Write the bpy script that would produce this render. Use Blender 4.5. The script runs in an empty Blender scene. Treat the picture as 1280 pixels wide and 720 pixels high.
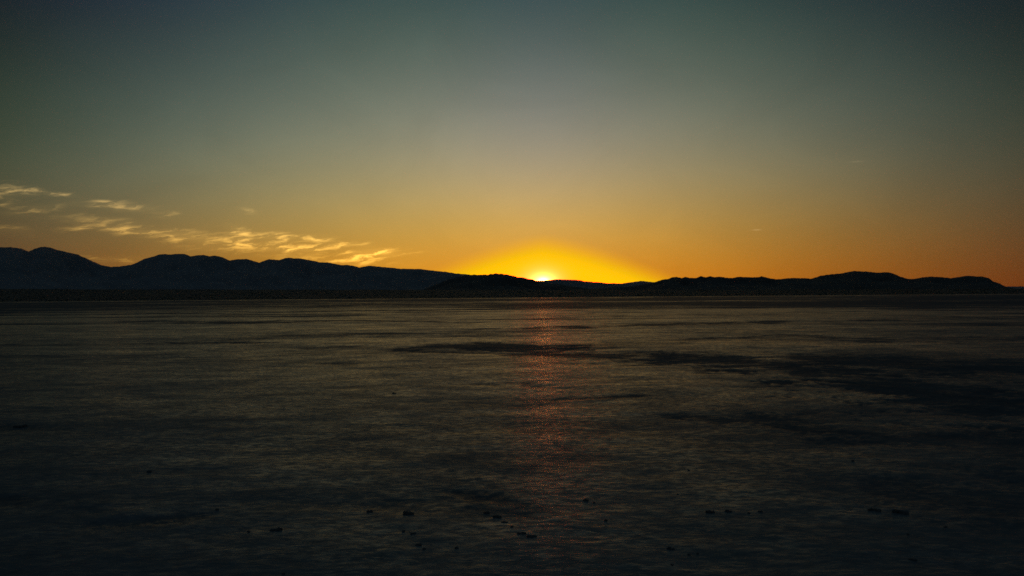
import bpy, bmesh, math, random
import numpy as np
from mathutils import Vector, Matrix

sc = bpy.context.scene
C = sc.collection
random.seed(7)
rng = np.random.default_rng(11)

# ------------------------------------------------------------------ camera
EYE = 1.6
HAZE = 1.5e-6
F = 995.6                                   # focal length in pixels of a 1280 wide picture (28 mm)
PITCH = math.atan(11.5 / F)
ROLL = math.radians(-0.45)
cam = bpy.data.cameras.new('camera')
cam.lens = 28.0
cam.sensor_width = 36.0
cam.clip_start = 0.05
cam.clip_end = 400000.0
camo = bpy.data.objects.new('camera', cam)
C.objects.link(camo)
camo.matrix_world = (Matrix.Translation((0, 0, EYE)) @ Matrix.Rotation(math.radians(90) + PITCH, 4, 'X')
                     @ Matrix.Rotation(ROLL, 4, 'Z'))
sc.camera = camo
R3 = camo.matrix_world.to_3x3()


def ray(px, py):
    return (R3 @ Vector((px - 640.0, 360.0 - py, -F))).normalized()


def azel(px, py):
    d = ray(px, py)
    return math.atan2(d.x, d.y), math.asin(d.z)


def on_ground(px, py):
    d = ray(px, py)
    t = -EYE / d.z
    return d.x * t, d.y * t


# ------------------------------------------------------------------ noise in numpy
PERM = rng.permutation(4096)
VAL = rng.random(4096) * 2 - 1


def vnoise(x, y, seed=0):
    xi = np.floor(x).astype(np.int64)
    yi = np.floor(y).astype(np.int64)
    fx = x - xi
    fy = y - yi
    fx = fx * fx * fx * (fx * (fx * 6 - 15) + 10)
    fy = fy * fy * fy * (fy * (fy * 6 - 15) + 10)

    def h(a, b):
        return VAL[PERM[(a + PERM[(b + seed * 37) & 4095]) & 4095]]
    a = h(xi, yi); b = h(xi + 1, yi); c = h(xi, yi + 1); d = h(xi + 1, yi + 1)
    return (a * (1 - fx) + b * fx) * (1 - fy) + (c * (1 - fx) + d * fx) * fy


def fbm(x, y, n=4, seed=0, gain=0.5, lac=2.07):
    s = 0.0; a = 1.0; t = 0.0
    for i in range(n):
        s = s + a * vnoise(x, y, seed + i * 5)
        t += a
        a *= gain
        x = x * lac + 13.7
        y = y * lac + 5.1
    return s / t


def smooth(a, b, x):
    t = np.clip((x - a) / (b - a), 0, 1)
    return t * t * (3 - 2 * t)


# ------------------------------------------------------------------ object helpers
def grid_mesh(name, X, Y, Z, mat, wrap=False, smooth_shade=True):
    n, m = X.shape
    co = np.stack([X, Y, Z], -1).reshape(-1, 3).astype(np.float32)
    i = np.arange(n - 1)[:, None]
    j = np.arange(m if wrap else m - 1)[None, :]
    a = i * m + j
    b = i * m + (j + 1) % m
    c = (i + 1) * m + (j + 1) % m
    d = (i + 1) * m + j
    q = np.stack([a, b, c, d], -1).reshape(-1, 4)
    me = bpy.data.meshes.new(name)
    me.vertices.add(len(co))
    me.vertices.foreach_set('co', co.ravel())
    me.loops.add(q.size)
    me.loops.foreach_set('vertex_index', q.ravel().astype(np.int32))
    me.polygons.add(len(q))
    me.polygons.foreach_set('loop_start', (np.arange(len(q)) * 4).astype(np.int32))
    me.polygons.foreach_set('loop_total', np.full(len(q), 4, np.int32))
    me.update(calc_edges=True)
    if smooth_shade:
        me.polygons.foreach_set('use_smooth', np.ones(len(q), bool))
    me.materials.append(mat)
    o = bpy.data.objects.new(name, me)
    C.objects.link(o)
    return o


def add_attr(o, name, vals):
    at = o.data.attributes.new(name, 'FLOAT', 'POINT')
    at.data.foreach_set('value', vals.astype(np.float32).ravel())


def structure(o, label=None):
    o['kind'] = 'structure'
    if label:
        o['label'] = label
    return o


# ------------------------------------------------------------------ node helpers
class NB:
    def __init__(self, nt):
        self.nt = nt

    def new(self, t, **kw):
        n = self.nt.nodes.new(t)
        for k, v in kw.items():
            setattr(n, k, v)
        return n

    def sock(self, s, v):
        if isinstance(v, bpy.types.NodeSocket):
            self.nt.links.new(v, s)
        else:
            s.default_value = v

    def m(self, op, a, b=0.0, c=0.0, clamp=False):
        n = self.new('ShaderNodeMath', operation=op, use_clamp=clamp)
        self.sock(n.inputs[0], a)
        self.sock(n.inputs[1], b)
        self.sock(n.inputs[2], c)
        return n.outputs[0]

    def add(self, *a):
        r = a[0]
        for x in a[1:]:
            r = self.m('ADD', r, x)
        return r

    def mul(self, *a):
        r = a[0]
        for x in a[1:]:
            r = self.m('MULTIPLY', r, x)
        return r

    def clampv(self, x, lo, hi):
        return self.m('MINIMUM', self.m('MAXIMUM', x, lo), hi)

    def ss(self, x, lo, hi, a=0.0, b=1.0):
        n = self.new('ShaderNodeMapRange', interpolation_type='SMOOTHSTEP')
        self.sock(n.inputs['Value'], x)
        self.sock(n.inputs['From Min'], lo); self.sock(n.inputs['From Max'], hi)
        self.sock(n.inputs['To Min'], a); self.sock(n.inputs['To Max'], b)
        return n.outputs[0]

    def xyz(self, x, y, z):
        n = self.new('ShaderNodeCombineXYZ')
        self.sock(n.inputs[0], x); self.sock(n.inputs[1], y); self.sock(n.inputs[2], z)
        return n.outputs[0]

    def vm(self, op, a, b=None, s=None):
        n = self.new('ShaderNodeVectorMath', operation=op)
        self.sock(n.inputs[0], a)
        if b is not None:
            self.sock(n.inputs[1], b)
        if s is not None:
            self.sock(n.inputs['Scale'], s)
        return n.outputs[0]

    def noise(self, vec, scale, detail=4.0, rough=0.5, dist=0.0, color=False):
        n = self.new('ShaderNodeTexNoise')
        self.sock(n.inputs['Vector'], vec)
        self.sock(n.inputs['Scale'], scale)
        self.sock(n.inputs['Detail'], detail)
        self.sock(n.inputs['Roughness'], rough)
        self.sock(n.inputs['Distortion'], dist)
        return n.outputs['Color'] if color else n.outputs['Fac']

    def mix(self, f, a, b):
        n = self.new('ShaderNodeMix', data_type='RGBA')
        self.sock(n.inputs[0], f); self.sock(n.inputs[6], a); self.sock(n.inputs[7], b)
        return n.outputs[2]


def new_mat(name):
    m = bpy.data.materials.new(name)
    m.use_nodes = True
    nt = m.node_tree
    nt.nodes.clear()
    b = NB(nt)
    out = b.new('ShaderNodeOutputMaterial')
    p = b.new('ShaderNodeBsdfPrincipled')
    nt.links.new(p.outputs[0], out.inputs[0])
    return m, b, p


# ------------------------------------------------------------------ world
SUN_AZ, SUN_EL = azel(679, 352.5)
world = bpy.data.worlds.new('World')
sc.world = world
world.use_nodes = True
nt = world.node_tree
nt.nodes.clear()
W = NB(nt)
outw = W.new('ShaderNodeOutputWorld')
tc = W.new('ShaderNodeTexCoord')
sep = W.new('ShaderNodeSeparateXYZ')
W.nt.links.new(tc.outputs['Generated'], sep.inputs[0])
dx, dy, dz = sep.outputs
DEG = 180 / math.pi
el = W.mul(W.m('ARCSINE', dz), DEG)
az = W.mul(W.m('ARCTAN2', dx, dy), DEG)
da = W.m('SUBTRACT', az, SUN_AZ * DEG)

# faint, wide unevenness of the air (thin high haze)
pv = W.xyz(W.mul(az, 0.1), W.mul(el, 0.16), 0.0)
veil = W.noise(pv, 1.1, 5.0, 0.6, 0.8)
veil = W.mul(W.m('SUBTRACT', veil, 0.5), 0.22)

KX = [[-0.04, -0.8819, -2.2513, 0.2882, -0.8243, -1.2808, -0.945, 0.6213, -0.0825, 0.0091, -0.1899, -0.152],
      [-1.2547, 2.7604, -6.2054, 2.3174, -0.9663, 0.4092, -0.9905, 1.0235, -0.1075, -1.6565, -0.304, 0.0365],
      [-5.2612, 16.2408, -22.111, 8.8573, 2.0719, -5.9186, -1.2855, 0.3666, -0.7608, 3.9372, -0.273, -0.0172]]
e = W.clampv(W.mul(el, 1 / 20), 0.0, 1.1)
aa = W.clampv(W.mul(az, 1 / 30), -1.3, 1.3)
d = W.clampv(W.mul(W.m('SUBTRACT', W.m('SQRT', W.add(W.mul(da, da), 16.0)), 4.0), 1 / 30), 0.0, 1.15)
e2 = W.mul(e, e); e3 = W.mul(e2, e); d2 = W.mul(d, d); d4 = W.mul(d2, d2)
terms = [1.0, e, e2, e3, d2, W.mul(d2, e), d, W.mul(d, e), d4, W.mul(d2, e2), aa, W.mul(aa, e)]
chan = []
for k in KX:
    s = W.add(k[0] - 0.05, veil)
    if k is KX[2]:
        s = W.m('MULTIPLY_ADD', e, -0.14, W.add(s, 0.05))
    if k is KX[1]:
        s = W.m('MULTIPLY_ADD', e, 0.03, W.add(s, -0.03))
    for t, kk in zip(terms[1:], k[1:]):
        s = W.m('MULTIPLY_ADD', t, kk, s)
    chan.append(W.m('EXPONENT', s))
base = W.xyz(*chan)

# glow round the setting sun
ds = W.m('SUBTRACT', el, SUN_EL * DEG)
gx = W.m('POWER', W.mul(W.m('ABSOLUTE', da), 1 / 8.6), 1.35)
q = W.add(gx, W.mul(W.m('MAXIMUM', W.m('SUBTRACT', ds, -0.1), 0.0), 1 / 2.7))
yel = W.ss(q, 1.38, 0.76)
glowc = W.xyz(W.add(0.95, W.mul(W.ss(q, 0.95, 0.0), W.ss(q, 0.95, 0.0), 11.0)), W.ss(q, 1.2, 0.45, 0.46, 0.62), 0.0)
sky = W.mix(yel, base, glowc)
qc = W.m('SQRT', W.add(W.mul(W.mul(da, 1 / 1.45), W.mul(da, 1 / 1.45)), W.mul(ds, ds)))
core = W.m('EXPONENT', W.mul(W.mul(qc, qc), -1.5))
sky = W.vm('ADD', sky, W.vm('SCALE', (2.4, 0.36, 0.26), s=core))
hot = W.m('EXPONENT', W.mul(W.mul(qc, qc), -4.0))
sky = W.vm('ADD', sky, W.vm('SCALE', (9.0, 1.5, 0.14), s=hot))
disc = W.m('EXPONENT', W.mul(W.mul(qc, qc), -14.0))
sky = W.vm('ADD', sky, W.vm('SCALE', (18.0, 14.0, 1.9), s=disc))
# the rest of the dusk sky, overhead and behind the camera, keeps its blue
away = W.m('MAXIMUM', W.ss(el, 22.0, 55.0), W.ss(W.m('ABSOLUTE', da), 48.0, 95.0))
sky = W.mix(away, sky, (0.026, 0.046, 0.064, 1))

# cirrus low in the sky left of the sun: (px, py, half width, half height, slope, strength)
WISPS = [(8, 241, 26, 7, -.12, 1.1), (66, 241, 25, 2.6, .12, .9), (2, 256, 10, 3, -.2, .5), (47, 260, 22, 4, -.15, .7),
         (150, 259, 30, 4.0, .02, 1.6), (135, 252, 18, 2.8, 0, .7), (118, 275, 36, 5, .05, .8), (108, 285, 26, 3, -.12, .8),
         (10, 287, 24, 5, .08, .5), (165, 289, 36, 4, .08, 1.0), (228, 296, 44, 6, .12, 1.3), (285, 300, 34, 6, .1, 1.0), (205, 270, 14, 3, -.1, .35),
         (302, 291, 12, 6, 0, 2.2), (308, 265, 7, 4, 0, .7), (340, 297, 40, 6, .1, .8), (395, 299, 20, 4, .05, .9),
         (335, 309, 50, 6, .05, .9), (385, 311, 26, 5, -.05, .9), (436, 307, 24, 3.5, .0, 1.1), (462, 318, 32, 7, -.06, 1.5),
         (478, 314, 16, 3, .0, 1.2), (420, 326, 60, 5, .05, .6), (145, 324, 42, 4, .02, .5), (500, 318, 18, 2.5, -.1, .5),
         (262, 310, 46, 4, .08, .5)]
A1 = W.noise(W.xyz(W.mul(az, 0.42), W.mul(el, 1.3), 3.1), 1.0, 5.0, 0.55, 0.0, color=True)
sA = W.new('ShaderNodeSeparateXYZ'); W.nt.links.new(A1, sA.inputs[0])
waz = W.add(az, W.mul(W.m('SUBTRACT', sA.outputs[0], 0.5), 2.2))
wel = W.add(el, W.mul(W.m('SUBTRACT', sA.outputs[1], 0.5), 0.7))
acc = 0.0
for (px, py, hw, hh, sl, st) in WISPS:
    a0, e0 = azel(px, py)
    a0 *= DEG; e0 *= DEG
    ux = W.mul(W.m('SUBTRACT', waz, a0), 17.4 / hw)
    uy = W.add(W.mul(W.m('SUBTRACT', wel, e0), 17.4 / hh), W.mul(ux, sl * hw / hh))
    g = W.m('EXPONENT', W.mul(W.add(W.mul(ux, ux), W.mul(uy, uy)), -1.3))
    acc = W.m('MULTIPLY_ADD', g, st, acc)
fib = W.noise(W.xyz(W.mul(waz, 0.34), W.add(W.mul(wel, 2.0), W.mul(waz, -0.30)), 0.0), 1.6, 7.0, 0.62, 0.5)
fib = W.ss(fib, 0.44, 0.68)
gap = W.ss(W.noise(W.xyz(W.mul(az, 0.30), W.mul(el, 0.8), 7.7), 1.0, 3.0, 0.5), 0.30, 0.55)
fib = W.mul(fib, W.add(0.35, gap))
cl = W.clampv(W.mul(acc, W.add(0.14, W.mul(fib, 1.25))), 0.0, 1.5)
# lit gold from the side of the sun, paler the higher it is
cw = W.ss(el, 2.0, 8.0)
near = W.ss(az, -36.0, -6.0, 0.45, 1.0)
ccol = W.vm('SCALE', W.mix(cw, (0.95, 0.50, 0.075, 1), (0.62, 0.40, 0.14, 1)), s=near)
sky = W.vm('ADD', sky, W.vm('SCALE', ccol, s=W.mul(cl, 0.80)))
# two short far off condensation trails
for (px, py, hw, hh, st) in [(946, 287.3, 4.5, .8, .12), (1071, 202, 6, .7, .05)]:
    a0, e0 = azel(px, py)
    ux = W.mul(W.m('SUBTRACT', az, a0 * DEG), 17.4 / hw)
    uy = W.mul(W.m('SUBTRACT', el, e0 * DEG), 17.4 / hh)
    g = W.m('EXPONENT', W.mul(W.add(W.mul(ux, ux), W.mul(uy, uy)), -1.0))
    sky = W.vm('ADD', sky, W.vm('SCALE', (st, st * .75, st * .4), s=g))

bg = W.new('ShaderNodeBackground')
W.nt.links.new(sky, bg.inputs[0])
bg.inputs[1].default_value = 1.0
nish = W.new('ShaderNodeTexSky', sky_type='NISHITA')
nish.sun_disc = False
nish.sun_elevation = SUN_EL
nish.sun_rotation = SUN_AZ
nish.dust_density = 3.0
bg2 = W.new('ShaderNodeBackground')
W.nt.links.new(nish.outputs[0], bg2.inputs[0])
bg2.inputs[1].default_value = 0.002
ad = W.new('ShaderNodeAddShader')
W.nt.links.new(bg.outputs[0], ad.inputs[0])
W.nt.links.new(bg2.outputs[0], ad.inputs[1])
W.nt.links.new(ad.outputs[0], outw.inputs[0])
world.cycles.sampling_method = 'MANUAL'
world.cycles.sample_map_resolution = 2048

# sun lamp, all but set behind the far ridge
sl = bpy.data.lights.new('sun', 'SUN')
sl.energy = 1.0
sl.angle = math.radians(0.5)
sl.color = (1.0, 0.42, 0.13)
slo = bpy.data.objects.new('sun', sl)
C.objects.link(slo)
LAMP_EL = azel(679, 357.0)[1]                # the disc itself is just below the ridge line
sd = Vector((math.sin(SUN_AZ) * math.cos(LAMP_EL), math.cos(SUN_AZ) * math.cos(LAMP_EL), math.sin(LAMP_EL)))
slo.rotation_euler = sd.to_track_quat('Z', 'Y').to_euler()
slo.location = (0, 0, 50)

# ------------------------------------------------------------------ materials
def playa_material():
    m, b, p = new_mat('cracked_playa_mud')
    tc = b.new('ShaderNodeTexCoord')
    P = tc.outputs['Object']
    at = b.new('ShaderNodeAttribute', attribute_name='damp')
    damp = at.outputs['Fac']
    n1 = b.noise(P, 0.9, 6.0, 0.6)
    n2 = b.noise(P, 9.0, 5.0, 0.65)
    n3 = b.noise(b.vm('MULTIPLY', P, (0.62, 1.0, 1.0)), 13.0, 5.0, 0.68)
    # the margins of the damp bands break up into crust crumbs
    damp = b.ss(b.add(damp, b.mul(b.m('SUBTRACT', n2, 0.5), 0.9), b.mul(b.m('SUBTRACT', n1, 0.5), 0.6)), 0.05, 0.85)
    tone = b.add(b.mul(b.m('SUBTRACT', n1, 0.5), 1.1), b.mul(b.m('SUBTRACT', n2, 0.5), 1.3))
    v = b.clampv(b.add(0.5, tone, b.mul(damp, -0.35)), 0.0, 1.0)
    col = b.mix(v, (0.046, 0.056, 0.062, 1), (0.122, 0.126, 0.122, 1))
    b.nt.links.new(col, p.inputs['Base Color'])
    st1 = b.noise(b.vm('MULTIPLY', P, (0.6, 1.0, 1.0)), 2.2, 5.0, 0.6)
    st2 = b.noise(b.vm('MULTIPLY', P, (0.4, 1.0, 1.0)), 0.22, 5.0, 0.6)
    st3 = b.noise(b.vm('MULTIPLY', P, (0.5, 1.0, 1.0)), 0.7, 4.0, 0.6)
    stk = b.mul(b.ss(b.add(b.mul(st1, 0.9), b.mul(st2, 0.7), b.mul(st3, 0.7)), 0.80, 1.60), b.ss(n3, 0.43, 0.58, 0.35, 1.35))
    p.inputs['Roughness'].default_value = 0.9
    p.inputs['Specular IOR Level'].default_value = 0.0
    # crust: lumps, ripple ridges and fine grain
    w = b.noise(P, 3.0, 3.0, 0.5, color=True)
    Pw = b.vm('ADD', P, b.vm('SCALE', b.vm('SUBTRACT', w, (.5, .5, .5)), s=0.22))
    Ps = b.vm('MULTIPLY', Pw, (0.5, 1.0, 1.0))
    h1 = b.noise(Ps, 8.0, 4.0, 0.55)
    h2 = b.noise(Ps, 27.0, 4.0, 0.6)
    h = b.add(b.mul(h1, 0.0065), b.mul(h2, 0.002), b.mul(n3, 0.0025))
    amp = b.ss(damp, 0.0, 1.0, 1.0, 0.55)
    bu = b.new('ShaderNodeBump')
    bu.inputs['Strength'].default_value = 1.0
    bu.inputs['Distance'].default_value = 1.0
    b.sock(bu.inputs['Height'], b.mul(h, amp))
    b.nt.links.new(bu.outputs[0], p.inputs['Normal'])
    # the share of each patch that is glazed, salty crust reflects; damp silt hardly does
    gl = b.new('ShaderNodeBsdfGlossy', distribution='BECKMANN')
    gl.inputs['Color'].default_value = (0.96, 0.95, 0.93, 1)
    b.sock(gl.inputs['Roughness'], b.add(0.30, b.mul(stk, -0.05)))
    b.nt.links.new(bu.outputs[0], gl.inputs['Normal'])
    fr = b.new('ShaderNodeFresnel')
    fr.inputs['IOR'].default_value = 1.3
    b.nt.links.new(bu.outputs[0], fr.inputs['Normal'])
    cover = b.mul(b.add(0.08, b.mul(stk, 0.49)), b.m('SUBTRACT', 1.0, b.mul(damp, 0.89)))
    mx = b.new('ShaderNodeMixShader')
    b.sock(mx.inputs[0], b.mul(cover, fr.outputs[0]))
    b.nt.links.new(p.outputs[0], mx.inputs[1])
    b.nt.links.new(gl.outputs[0], mx.inputs[2])
    out = [n for n in b.nt.nodes if n.type == 'OUTPUT_MATERIAL'][0]
    b.nt.links.new(mx.outputs[0], out.inputs[0])
    return m


def rock_material(name, c1, c2, scale, bump):
    m, b, p = new_mat(name)
    tc = b.new('ShaderNodeTexCoord')
    P = tc.outputs['Object']
    n = b.noise(P, scale, 6.0, 0.6)
    b.nt.links.new(b.mix(b.ss(n, 0.3, 0.7), c1, c2), p.inputs['Base Color'])
    p.inputs['Roughness'].default_value = 0.95
    p.inputs['Specular IOR Level'].default_value = 0.1
    bu = b.new('ShaderNodeBump')
    bu.inputs['Distance'].default_value = bump
    bu.inputs['Strength'].default_value = 0.7
    b.sock(bu.inputs['Height'], n)
    b.nt.links.new(bu.outputs[0], p.inputs['Normal'])
    return m


M_playa = playa_material()
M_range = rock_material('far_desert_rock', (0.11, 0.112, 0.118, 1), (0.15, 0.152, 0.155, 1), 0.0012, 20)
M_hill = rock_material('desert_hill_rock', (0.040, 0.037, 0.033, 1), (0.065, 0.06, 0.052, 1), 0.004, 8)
M_slope = rock_material('scrubby_soil', (0.035, 0.034, 0.030, 1), (0.06, 0.056, 0.046, 1), 0.02, 3)
M_scrub = rock_material('desert_scrub_leaves', (0.035, 0.04, 0.025, 1), (0.07, 0.075, 0.045, 1), 0.3, 0.4)
M_clod = rock_material('dark_dried_mud', (0.045, 0.048, 0.048, 1), (0.095, 0.092, 0.085, 1), 30, 0.02)

# ------------------------------------------------------------------ the playa: one sheet out to the horizon
half = math.radians(40)
th = np.concatenate([np.linspace(-half, half, 900), np.linspace(half, 2 * math.pi - half, 160)[1:-1]])
r = np.concatenate([[0.02, 0.6, 1.5, 2.5], np.geomspace(3.2, 160, 520), np.geomspace(165, 2600, 120), np.geomspace(2800, 42000, 12)])
RR, TT = np.meshgrid(r, th, indexing='ij')
X = RR * np.sin(TT)
Y = RR * np.cos(TT)
fade = smooth(2.0, 3.5, RR) * (1 - smooth(60, 200, RR))
Z = (0.016 * fbm(X / 2.6, Y / 2.6, 5, 1) + 0.006 * fbm(X / .42, Y / .3, 4, 21)
     + 0.05 * fbm(X / 14.0, Y / 11.0, 3, 41) * smooth(6, 20, RR)) * fade
Z += 0.25 * fbm(X / 260, Y / 150, 4, 61) * smooth(120, 400, RR) * (1 - smooth(1500, 2100, RR))

# damp, darker patches of the crust, drawn as strips on the ground
damp = np.zeros_like(X)
PATCH = [  # (points in the picture with half thickness in rows), strength
    ([(500, 436, 1.5), (560, 432, 4.5), (620, 432, 6), (680, 437, 7), (740, 441, 7), (800, 445, 7), (860, 449, 8), (930, 455, 10),
      (1010, 465, 15), (1100, 478, 19), (1190, 492, 21), (1300, 508, 23)], 1.0),
    ([(520, 440, 1), (620, 441, 1.5), (690, 444, 3), (760, 447, 4)], .6),
    ([(600, 412, .8), (680, 410, 1.6), (780, 407.5, 1.6), (880, 404, 1.2), (980, 402, 1.5)], .85),
    ([(185, 429, .6), (240, 428, 1.4), (300, 427, 1.2), (340, 427, .5)], .9),
    ([(160, 402, .8), (200, 402, 1.6), (280, 403, 1.4), (360, 402, 1.4), (470, 401, .8), (600, 403.5, .8)], .8),
    ([(-40, 394, .5), (120, 393, .6), (320, 390.5, .8), (480, 388, .8), (640, 386, .4)], .8),
    ([(330, 432, 2), (400, 434, 2.4), (450, 432, 1)], .5),
    ([(370, 452, 1), (460, 457, 3), (560, 461, 2.5)], .3),
    ([(600, 480, 1.5), (640, 482, 3.5), (700, 485, 4), (740, 486, 2)], .6),
    ([(690, 500, 1), (740, 497, 1.4), (800, 495, 1)], .4),
    ([(860, 424, 3), (940, 420, 4), (1040, 422, 5), (1140, 424, 5), (1300, 422, 3)], .55),
    ([(1000, 446, 4), (1080, 452, 5), (1180, 458, 5), (1300, 462, 6)], .6),
    ([(1040, 402, 1), (1160, 398, 2), (1300, 397, 2)], .5),
    ([(940, 520, 6), (1040, 535, 14), (1160, 545, 20), (1320, 560, 28)], .55),
    ([(1100, 610, 20), (1200, 620, 26), (1330, 630, 30)], .3),
    ([(-30, 536, 5), (30, 534, 4), (80, 541, 3), (150, 545, 3)], .4),
    ([(-30, 620, 8), (60, 632, 6), (130, 640, 4)], .5),
    ([(120, 655, 6), (190, 652, 5), (260, 640, 3)], .45),
    ([(300, 618, 4), (440, 632, 8), (560, 640, 12), (640, 640, 10)], .3),
    ([(570, 613, 3), (620, 620, 10), (660, 640, 8)], .35),
    ([(840, 520, 3), (900, 524, 4), (980, 520, 4)], .45),
]
WARP = 1.1 * fbm(TT * 22.0, np.log(RR + 1) * 26.0, 5, 81, 0.6) + 0.7 * fbm(TT * 120.0, np.log(RR + 1) * 90.0, 3, 84, 0.6)
for strip, strength in PATCH:
    for (x0, y0, t0), (x1, y1, t1) in zip(strip[:-1], strip[1:]):
        n = 9
        for i in range(n):
            u = i / n
            px, py, t = x0 + (x1 - x0) * u, y0 + (y1 - y0) * u, t0 + (t1 - t0) * u
            gx_, gy_ = on_ground(px, py)
            rr = math.hypot(gx_, gy_)
            th0 = math.atan2(gx_, gy_)
            hr = rr * t / (EYE * F / rr) * 1.0
            hw = max(abs(x1 - x0) / n * .75, 12) / F * rr
            rlo = np.searchsorted(r, rr - 3.0 * hr); rhi = np.searchsorted(r, rr + 3.0 * hr)
            rlo = max(rlo - 1, 0); rhi = min(rhi + 1, len(r))
            sub = (slice(rlo, rhi), slice(0, 900))
            du = (TT[sub] - th0) * rr / hw
            dv = (RR[sub] - rr) / hr
            wv = WARP[sub]
            g = np.exp(-(du * du * .5 + (dv + wv) ** 2) * 0.9) * strength
            damp[sub] = np.maximum(damp[sub], g)
mott = fbm(X / 1.1, Y / 1.1, 4, 90) * 0.9
big = fbm(X / 9.0, Y / 9.0, 4, 95)
huge = fbm(X / 60.0, Y / 60.0, 4, 99)
rowp = EYE * F / RR                                     # rows below the horizon
strip = smooth(15.0, 9.0, rowp + 3.0 * huge) * smooth(0.7, 1.8, rowp)   # darker belt before the far shore
damp = damp * np.clip(0.9 + 0.7 * mott + 0.4 * fbm(X / .4, Y / .3, 3, 110), 0, 1.3)
damp += np.clip(big * 0.9 - 0.12, 0, 0.28) * smooth(4, 8, RR) + np.clip(huge * 1.6, 0, .6) * smooth(25, 60, RR) + np.clip(fbm(X / 26.0, Y / 7.0, 4, 131, .6) * 1.6 - .05, 0, .6) * smooth(14, 35, RR)
damp += strip * (0.72 + 0.6 * huge)
damp += 0.22 * mott
damp = np.clip(damp, 0, 1)
Z -= 0.02 * damp * fade
g = grid_mesh('playa', X, Y, Z, M_playa, wrap=True)
add_attr(g, 'damp', damp)
structure(g, 'dark crusted flat of the dry lake bed with damp bands')


def ground_z(x, y):
    rr = math.hypot(x, y)
    i = int(np.argmin(np.abs(r - rr)))
    j = int(np.argmin(np.abs(th[:900] - math.atan2(x, y))))
    return float(Z[i, j])


# ------------------------------------------------------------------ ranges and hills
def terrain(name, prof, dist, depth, mat, label, seed, gul=0.35, lobes=1.0, rim=0.25, nu=1400, nv=44):
    """heightfield whose crest line follows (px, py) sightings at a given distance; foothills in front, back slope behind"""
    A = []; EL = []
    for px, py in prof:
        a, e_ = azel(px, py)
        A.append(a); EL.append(e_)
    A = np.array(A); EL = np.array(EL)
    u = np.linspace(A[0], A[-1], nu)
    elv = np.interp(u, A, EL)
    # small scale roughness of the crest
    elv = elv + rim * 0.00180 * fbm(u * 500 * lobes, u * 0 + seed, 5, seed, 0.6)
    cd = dist * (1 + 0.04 * fbm(u * 9, u * 0 + 3.3, 3, seed + 3))
    H = np.maximum(cd * np.tan(elv) + EYE, 1.0)
    v = np.concatenate([np.linspace(-1, 0, nv * 2 // 3), np.linspace(0, 1, nv // 3)[1:]])
    V, U = np.meshgrid(v, u, indexing='ij')
    D = cd[None, :] + V * depth
    Xt = D * np.sin(U); Yt = D * np.cos(U)
    s = np.where(V < 0, (1 + V), (1 - V))
    prof_s = np.where(V < 0, s ** 1.35, s ** 1.2)
    ridge = np.abs(fbm(Xt / (depth * .28), Yt / (depth * .5), 5, seed + 9))
    gl = 1 - gul * np.clip(1.0 - 2.6 * ridge, 0, 1) * smooth(0, 0.12, np.abs(V)) * smooth(1.0, .7, np.abs(V))
    Zt = H[None, :] * prof_s * gl - 2.0 * (1 - s)
    Zt[0] = -8; Zt[-1] = -8
    o = grid_mesh(name, Xt, Yt, Zt, mat)
    return structure(o, label)


LEFT = [(-420, 330), (-330, 318), (-240, 300), (-150, 312), (-60, 306), (0, 309), (14, 309), (28, 311), (36, 314.2), (44, 310.5), (50, 309), (56, 308.2), (64, 309.5),
        (72, 312.5), (83, 315), (97, 318), (105, 321.7), (117, 327), (128, 331.7), (139, 333.6), (147, 333.3), (164, 331), (172, 327.8),
        (180, 323.6), (192, 320.5), (199, 317.8), (206, 317.5), (212, 318.1), (222, 317.2), (231, 317.4), (238, 320.5), (247, 318.9),
        (255, 318.6), (262, 320.3), (269, 319.4), (278, 321.4), (287, 325.5), (297, 323.9), (308, 323.6), (319, 326.7), (324, 328.3),
        (331, 325.6), (337, 324), (349, 325), (356, 322.6), (362, 321.8), (368, 323), (375, 323), (389, 325.5), (400, 327.8), (409, 327.8), (420, 330),
        (427, 331.4), (434, 331), (442, 332.2), (449, 334.4), (455, 333), (462, 332), (473, 333.3), (487, 334.4), (500, 335.8), (513, 336), (526, 336.1),
        (539, 338), (556, 339.7), (570, 341.7), (584, 343), (610, 346), (640, 351), (670, 357), (700, 363), (730, 369)]
DOME = [(490, 372), (510, 366.5), (530, 361.5), (548, 354), (562, 349), (575, 345.2), (592, 343.5), (600, 343.4), (609, 343.2), (615, 342.4),
        (620, 341.6), (628, 342), (637, 343.7), (643, 345.3), (655, 347.3), (665, 349.3), (673, 351.3), (680, 353.3), (692, 355), (700, 355.6),
        (713, 357.6), (726, 359.2), (738, 361.2), (756, 363.5), (775, 367), (800, 371)]
FAR = [(560, 366), (600, 360), (640, 355), (660, 352.6), (673, 351), (680, 350.6), (693, 349.3), (707, 349.2), (723, 350), (731, 351.7),
       (742, 352.4), (750, 353), (760, 354), (770, 354.2), (777, 354.3), (783, 353.6), (792, 352.4), (801, 351), (809, 351.7), (819, 352.9), (835, 354), (870, 357),
       (930, 361), (1010, 365)]
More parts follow.
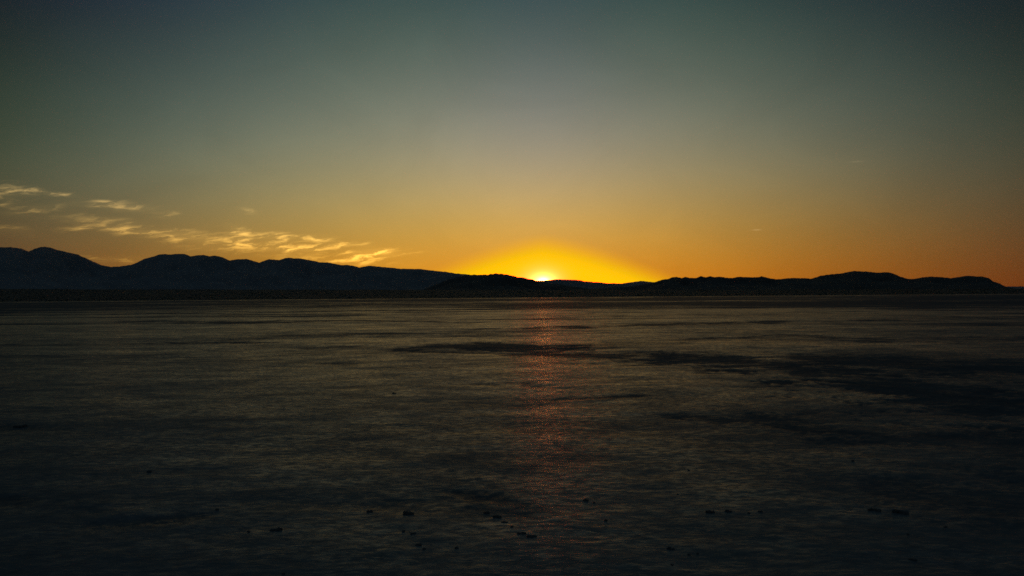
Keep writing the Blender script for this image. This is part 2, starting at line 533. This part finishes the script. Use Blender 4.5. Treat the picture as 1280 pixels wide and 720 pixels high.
RIGHT = [(700, 369), (720, 364), (745, 360.8), (766, 358.6), (780, 358.8), (795, 357), (809, 354.8), (819, 352.6), (827, 349.7), (836, 348.4), (841, 346.4),
         (846, 346), (852, 347.4), (857, 346), (862, 347.4), (870, 347.4), (876, 345), (882, 346.4), (888, 345.4), (893, 346.6), (899, 345.8),
         (909, 347.2), (917, 347.4), (923, 345.8), (932, 346.2), (940, 346.6), (948, 346.4), (952, 345.2), (958, 346.8), (965, 348.4), (975, 349),
         (985, 347.6), (995, 347.6), (1004, 347.6), (1014, 348.3), (1018, 347.2), (1026, 344.5), (1039, 342.8), (1052, 341.7), (1060, 340),
         (1068, 338.8), (1083, 339.3), (1096, 340.8), (1104, 340.3), (1111, 340.4), (1117, 342.1), (1125, 345.6), (1135, 348.5), (1142, 348.7), (1153, 346.7),
         (1162, 345.6), (1175, 346.3), (1188, 347.6), (1199, 346), (1210, 344.5), (1221, 345.6), (1228, 345.4), (1236, 347.6), (1242, 351.8),
         (1249, 354), (1256, 357.7), (1263, 360), (1280, 363), (1310, 366)]
EDGE = [(1150, 362), (1200, 359.5), (1240, 358), (1262, 358.2), (1275, 358), (1290, 358.8), (1340, 356), (1400, 352), (1480, 357), (1560, 350), (1640, 358), (1700, 362)]
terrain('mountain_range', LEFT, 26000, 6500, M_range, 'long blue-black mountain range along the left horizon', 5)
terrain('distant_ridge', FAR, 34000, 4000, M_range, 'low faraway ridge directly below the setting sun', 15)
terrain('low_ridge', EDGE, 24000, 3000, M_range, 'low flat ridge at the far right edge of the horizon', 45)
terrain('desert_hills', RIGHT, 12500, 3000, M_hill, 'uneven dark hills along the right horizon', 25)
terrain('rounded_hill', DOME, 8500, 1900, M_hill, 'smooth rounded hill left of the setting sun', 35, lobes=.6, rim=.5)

# ------------------------------------------------------------------ scrub covered rise at the far shore
SHORE = 2150.0
u = np.linspace(math.radians(-62), math.radians(62), 420)
rs = np.concatenate([np.linspace(SHORE, 4600, 40), np.linspace(4800, 7000, 8)])
RS, US = np.meshgrid(rs, u, indexing='ij')
top_el = np.interp(np.degrees(u), [-62, -32, -15, 0, 15, 32, 62], [.78, .76, .66, .56, .42, .30, .3]) * math.pi / 180


def slope_z(rr, uu):
    te = np.interp(uu, u, top_el)
    k = np.clip((rr - SHORE) / (4600 - SHORE), 0, 1)
    z = 4600 * np.tan(te) * k ** 1.25
    z = z + 1.6 * fbm(rr * np.sin(uu) / 160, rr * np.cos(uu) / 160, 4, 70) * smooth(0.0, .15, k)
    z = z - 40 * smooth(4600, 7000, rr)
    return z + 0.1


ZS = slope_z(RS, US)
ZS[0] = -3; ZS[-1] = -3
o = grid_mesh('desert_slope', RS * np.sin(US), RS * np.cos(US), ZS, M_slope)
structure(o, 'dark alluvial slope rising behind the far shore of the flat')

# scrub: nobody could count it
bmt = bmesh.new()
bmesh.ops.create_icosphere(bmt, subdivisions=1, radius=1.0)
bv = np.array([v.co[:] for v in bmt.verts]); bf = np.array([[v.index for v in f.verts] for f in bmt.faces])
bmt.free()
N = 16000
uu = rng.uniform(math.radians(-42), math.radians(42), N)
rr_ = SHORE + (4620 - SHORE) * rng.random(N) ** 0.8
zz = slope_z(rr_, uu)
cluster = 0.6 + 0.5 * fbm(rr_ * np.sin(uu) / 120, rr_ * np.cos(uu) / 120, 3, 77)
size = (0.7 + 2.0 * rng.random(N) ** 2.2) * cluster * 1.15
verts = np.empty((N, len(bv), 3)); 
ang = rng.uniform(0, 6.28, N)
jit = 1 + 0.35 * (rng.random((N, len(bv))) - .5)
bx = bv[None] * jit[..., None]
ca, sa = np.cos(ang)[:, None], np.sin(ang)[:, None]
wx = rng.uniform(.9, 1.9, N)[:, None]
hz = rng.uniform(.6, 1.1, N)[:, None]
verts[..., 0] = (bx[..., 0] * wx * ca - bx[..., 1] * sa) * size[:, None] + (rr_ * np.sin(uu))[:, None]
verts[..., 1] = (bx[..., 0] * wx * sa + bx[..., 1] * ca) * size[:, None] + (rr_ * np.cos(uu))[:, None]
verts[..., 2] = bx[..., 2] * hz * size[:, None] + (zz + size * .45)[:, None]
faces = (bf[None] + (np.arange(N) * len(bv))[:, None, None]).reshape(-1, 3)
me = bpy.data.meshes.new('scrub')
me.vertices.add(N * len(bv)); me.vertices.foreach_set('co', verts.astype(np.float32).ravel())
me.loops.add(faces.size); me.loops.foreach_set('vertex_index', faces.astype(np.int32).ravel())
me.polygons.add(len(faces))
me.polygons.foreach_set('loop_start', (np.arange(len(faces)) * 3).astype(np.int32))
me.polygons.foreach_set('loop_total', np.full(len(faces), 3, np.int32))
me.update(calc_edges=True)
me.materials.append(M_scrub)
o = bpy.data.objects.new('scrub', me)
C.objects.link(o)
o['kind'] = 'stuff'
o['label'] = 'dark low desert scrub covering the far shore below the mountains'

# ------------------------------------------------------------------ clods of mud lying on the crust
CL = [  # px, py of the foot, width in pixels, lobes, label
    (345, 662, 15, 3, 'double dark clod lying leftmost of the larger ones on the near crust'),
    (462, 638, 8, 2, 'small dark clod with a flat patch beside it, left of centre'),
    (510, 641, 14, 2, 'low wide dark clod just right of the small one left of centre'),
    (504, 664, 5, 1, 'tiny dark clod below the low wide one left of centre'),
    (516, 667, 9, 2, 'small lumpy clod at the lower end of a loose scatter left of centre'),
    (523, 681, 8, 2, 'upper clod of a close pair near the lower edge'),
    (530, 686, 7, 1, 'lower clod of a close pair near the lower edge'),
    (571, 685, 5, 1, 'tiny lone clod right of the close pair near the lower edge'),
    (608, 640, 8, 2, 'small clod at the upper left end of the diagonal string'),
    (621, 645, 12, 3, 'flat clod second from the top of the diagonal string'),
    (631, 652, 9, 2, 'middle clod of the diagonal string'),
    (640, 658, 6, 1, 'small clod last in the diagonal string above the largest lump'),
    (651, 667, 12, 3, 'left flatter part of the largest dark lump at the centre front'),
    (664, 671, 13, 3, 'largest and tallest dark lump at the centre front'),
    (733, 625, 8, 2, 'left taller clod of a pair right of centre beyond the largest lump'),
    (743, 628, 6, 1, 'right smaller clod of a pair right of centre beyond the largest lump'),
    (757, 651, 5, 1, 'tiny clod nearer than the pair right of centre'),
    (889, 640, 11, 2, 'left upright clod of the two square dark ones right of centre'),
    (911, 639, 9, 2, 'right upright clod of the two square dark ones right of centre'),
    (951, 639, 6, 1, 'faint small clod right of the two square dark ones'),
    (936, 641, 4, 1, 'tiny clod between the square pair and the faint small one'),
    (1093, 637, 14, 3, 'flat streak of crumbs left of the widest flat clod on the right'),
    (1126, 640, 18, 3, 'widest flat dark clod on the right'),
    (1141, 698, 9, 2, 'lone rounded dark clod near the lower right corner'),
    (1135, 667, 4, 1, 'tiny crumb above the lone rounded clod'),
    (1182, 658, 4, 1, 'rightmost tiny crumb on the near crust'),
    (838, 686, 9, 2, 'flat crumbly clod near the lower edge right of centre'),
    (861, 693, 5, 1, 'tiny crumb left of another near the lower edge right of centre'),
    (872, 692, 5, 1, 'tiny crumb beside the flat crumbly clod, on its right'),
    (840, 706, 5, 1, 'tiny crumb nearest the lower edge right of centre'),
    (354, 717, 6, 1, 'tiny clod at the very lower edge left of centre'),
    (271, 636, 5, 1, 'tiny clod farther off, left of the double clod'),
    (311, 664, 5, 1, 'tiny clod just left of the double clod'),
    (187, 589, 6, 1, 'lone tiny clod far out on the left crust'),
    (26, 534, 14, 3, 'flat dark lump farthest out at the left edge'),
    (493, 492, 5, 2, 'far wide clod in the middle distance left of the reflection'),
    (1066, 577, 6, 1, 'lone far crumb on the dark crust at right'),
    (847, 617, 4, 1, 'tiny crumb beyond the two square dark clods'),
    (861, 587, 4, 1, 'tiny distant crumb right of the reflection'),
]
for ci, (px, py, wpx, lobes, label) in enumerate(CL):
    gx_, gy_ = on_ground(px, py)
    dist = math.hypot(gx_, gy_)
    wm = wpx / F * dist
    bm = bmesh.new()
    rnd = random.Random(ci * 7 + 3)
    for k in range(lobes):
        off = ((k - (lobes - 1) / 2) / max(lobes, 1)) * wm * 0.75
        rad = wm * (0.36 if lobes == 1 else 0.27 if lobes == 2 else 0.21) * rnd.uniform(.8, 1.15)
        M = (Matrix.Translation((off, rnd.uniform(-.3, .3) * rad, rad * .12)) @ Matrix.Rotation(rnd.uniform(0, 6), 4, 'Z')
             @ Matrix.Diagonal((rnd.uniform(.9, 1.25), rnd.uniform(.85, 1.2), rnd.uniform(.42, .75), 1)))
        res = bmesh.ops.create_icosphere(bm, subdivisions=3, radius=rad, matrix=M)
        for v in res['verts']:
            p3 = Vector(v.co) / rad
            s1 = float(fbm(np.array(p3.x * 1.7 + ci), np.array(p3.y * 1.7 + p3.z * 2.3), 3, 120 + k))
            s2 = float(fbm(np.array(p3.x * 6 + ci), np.array(p3.y * 6 - p3.z * 5), 2, 140 + k))
            c0 = M.to_translation()
            v.co = c0 + (v.co - c0) * (1 + 0.6 * s1 + 0.28 * s2)
    for v in bm.verts:
        v.co.z = max(v.co.z, -0.02)
    me = bpy.data.meshes.new('mud_clod')
    bm.to_mesh(me); bm.free()
    me.materials.append(M_clod)
    o = bpy.data.objects.new('mud_clod', me)
    C.objects.link(o)
    o.location = (gx_, gy_, ground_z(gx_, gy_))
    o.rotation_euler.z = -math.atan2(gx_, gy_) + rnd.uniform(-.25, .25)
    o['label'] = label
    o['category'] = 'clod'
    o['group'] = 'dark mud clods scattered over the near crust'

# ------------------------------------------------------------------ the air
bm = bmesh.new()
bmesh.ops.create_cube(bm, size=1.0, matrix=Matrix.Translation((0, 0, 1397)) @ Matrix.Diagonal((90000, 90000, 2830, 1)))
me = bpy.data.meshes.new('haze')
bm.to_mesh(me); bm.free()
hm = bpy.data.materials.new('air')
hm.use_nodes = True
hm.node_tree.nodes.clear()
hb = NB(hm.node_tree)
ho = hb.new('ShaderNodeOutputMaterial')
hv = hb.new('ShaderNodeVolumePrincipled')
hv.inputs['Color'].default_value = (0.92, 0.95, 1.0, 1)
hv.inputs['Density'].default_value = HAZE
hv.inputs['Anisotropy'].default_value = 0.35
hm.node_tree.links.new(hv.outputs[0], ho.inputs['Volume'])
me.materials.append(hm)
o = bpy.data.objects.new('haze', me)
C.objects.link(o)
o['kind'] = 'stuff'
o['label'] = 'thin dusk haze over the whole flat and the far ranges'

# ------------------------------------------------------------------ render settings
sc.view_settings.view_transform = 'Standard'
sc.view_settings.look = 'None'
sc.view_settings.gamma = 1.0
sc.view_settings.exposure = 0.0
sc.view_settings.use_curve_mapping = False
sc.cycles.max_bounces = 4
sc.cycles.diffuse_bounces = 2
sc.cycles.glossy_bounces = 3
sc.cycles.use_denoising = False
sc.cycles.filter_width = 1.6
sc.cycles.volume_bounces = 0
sc.cycles.sample_clamp_indirect = 1.0
sc.cycles.sample_clamp_direct = 30.0
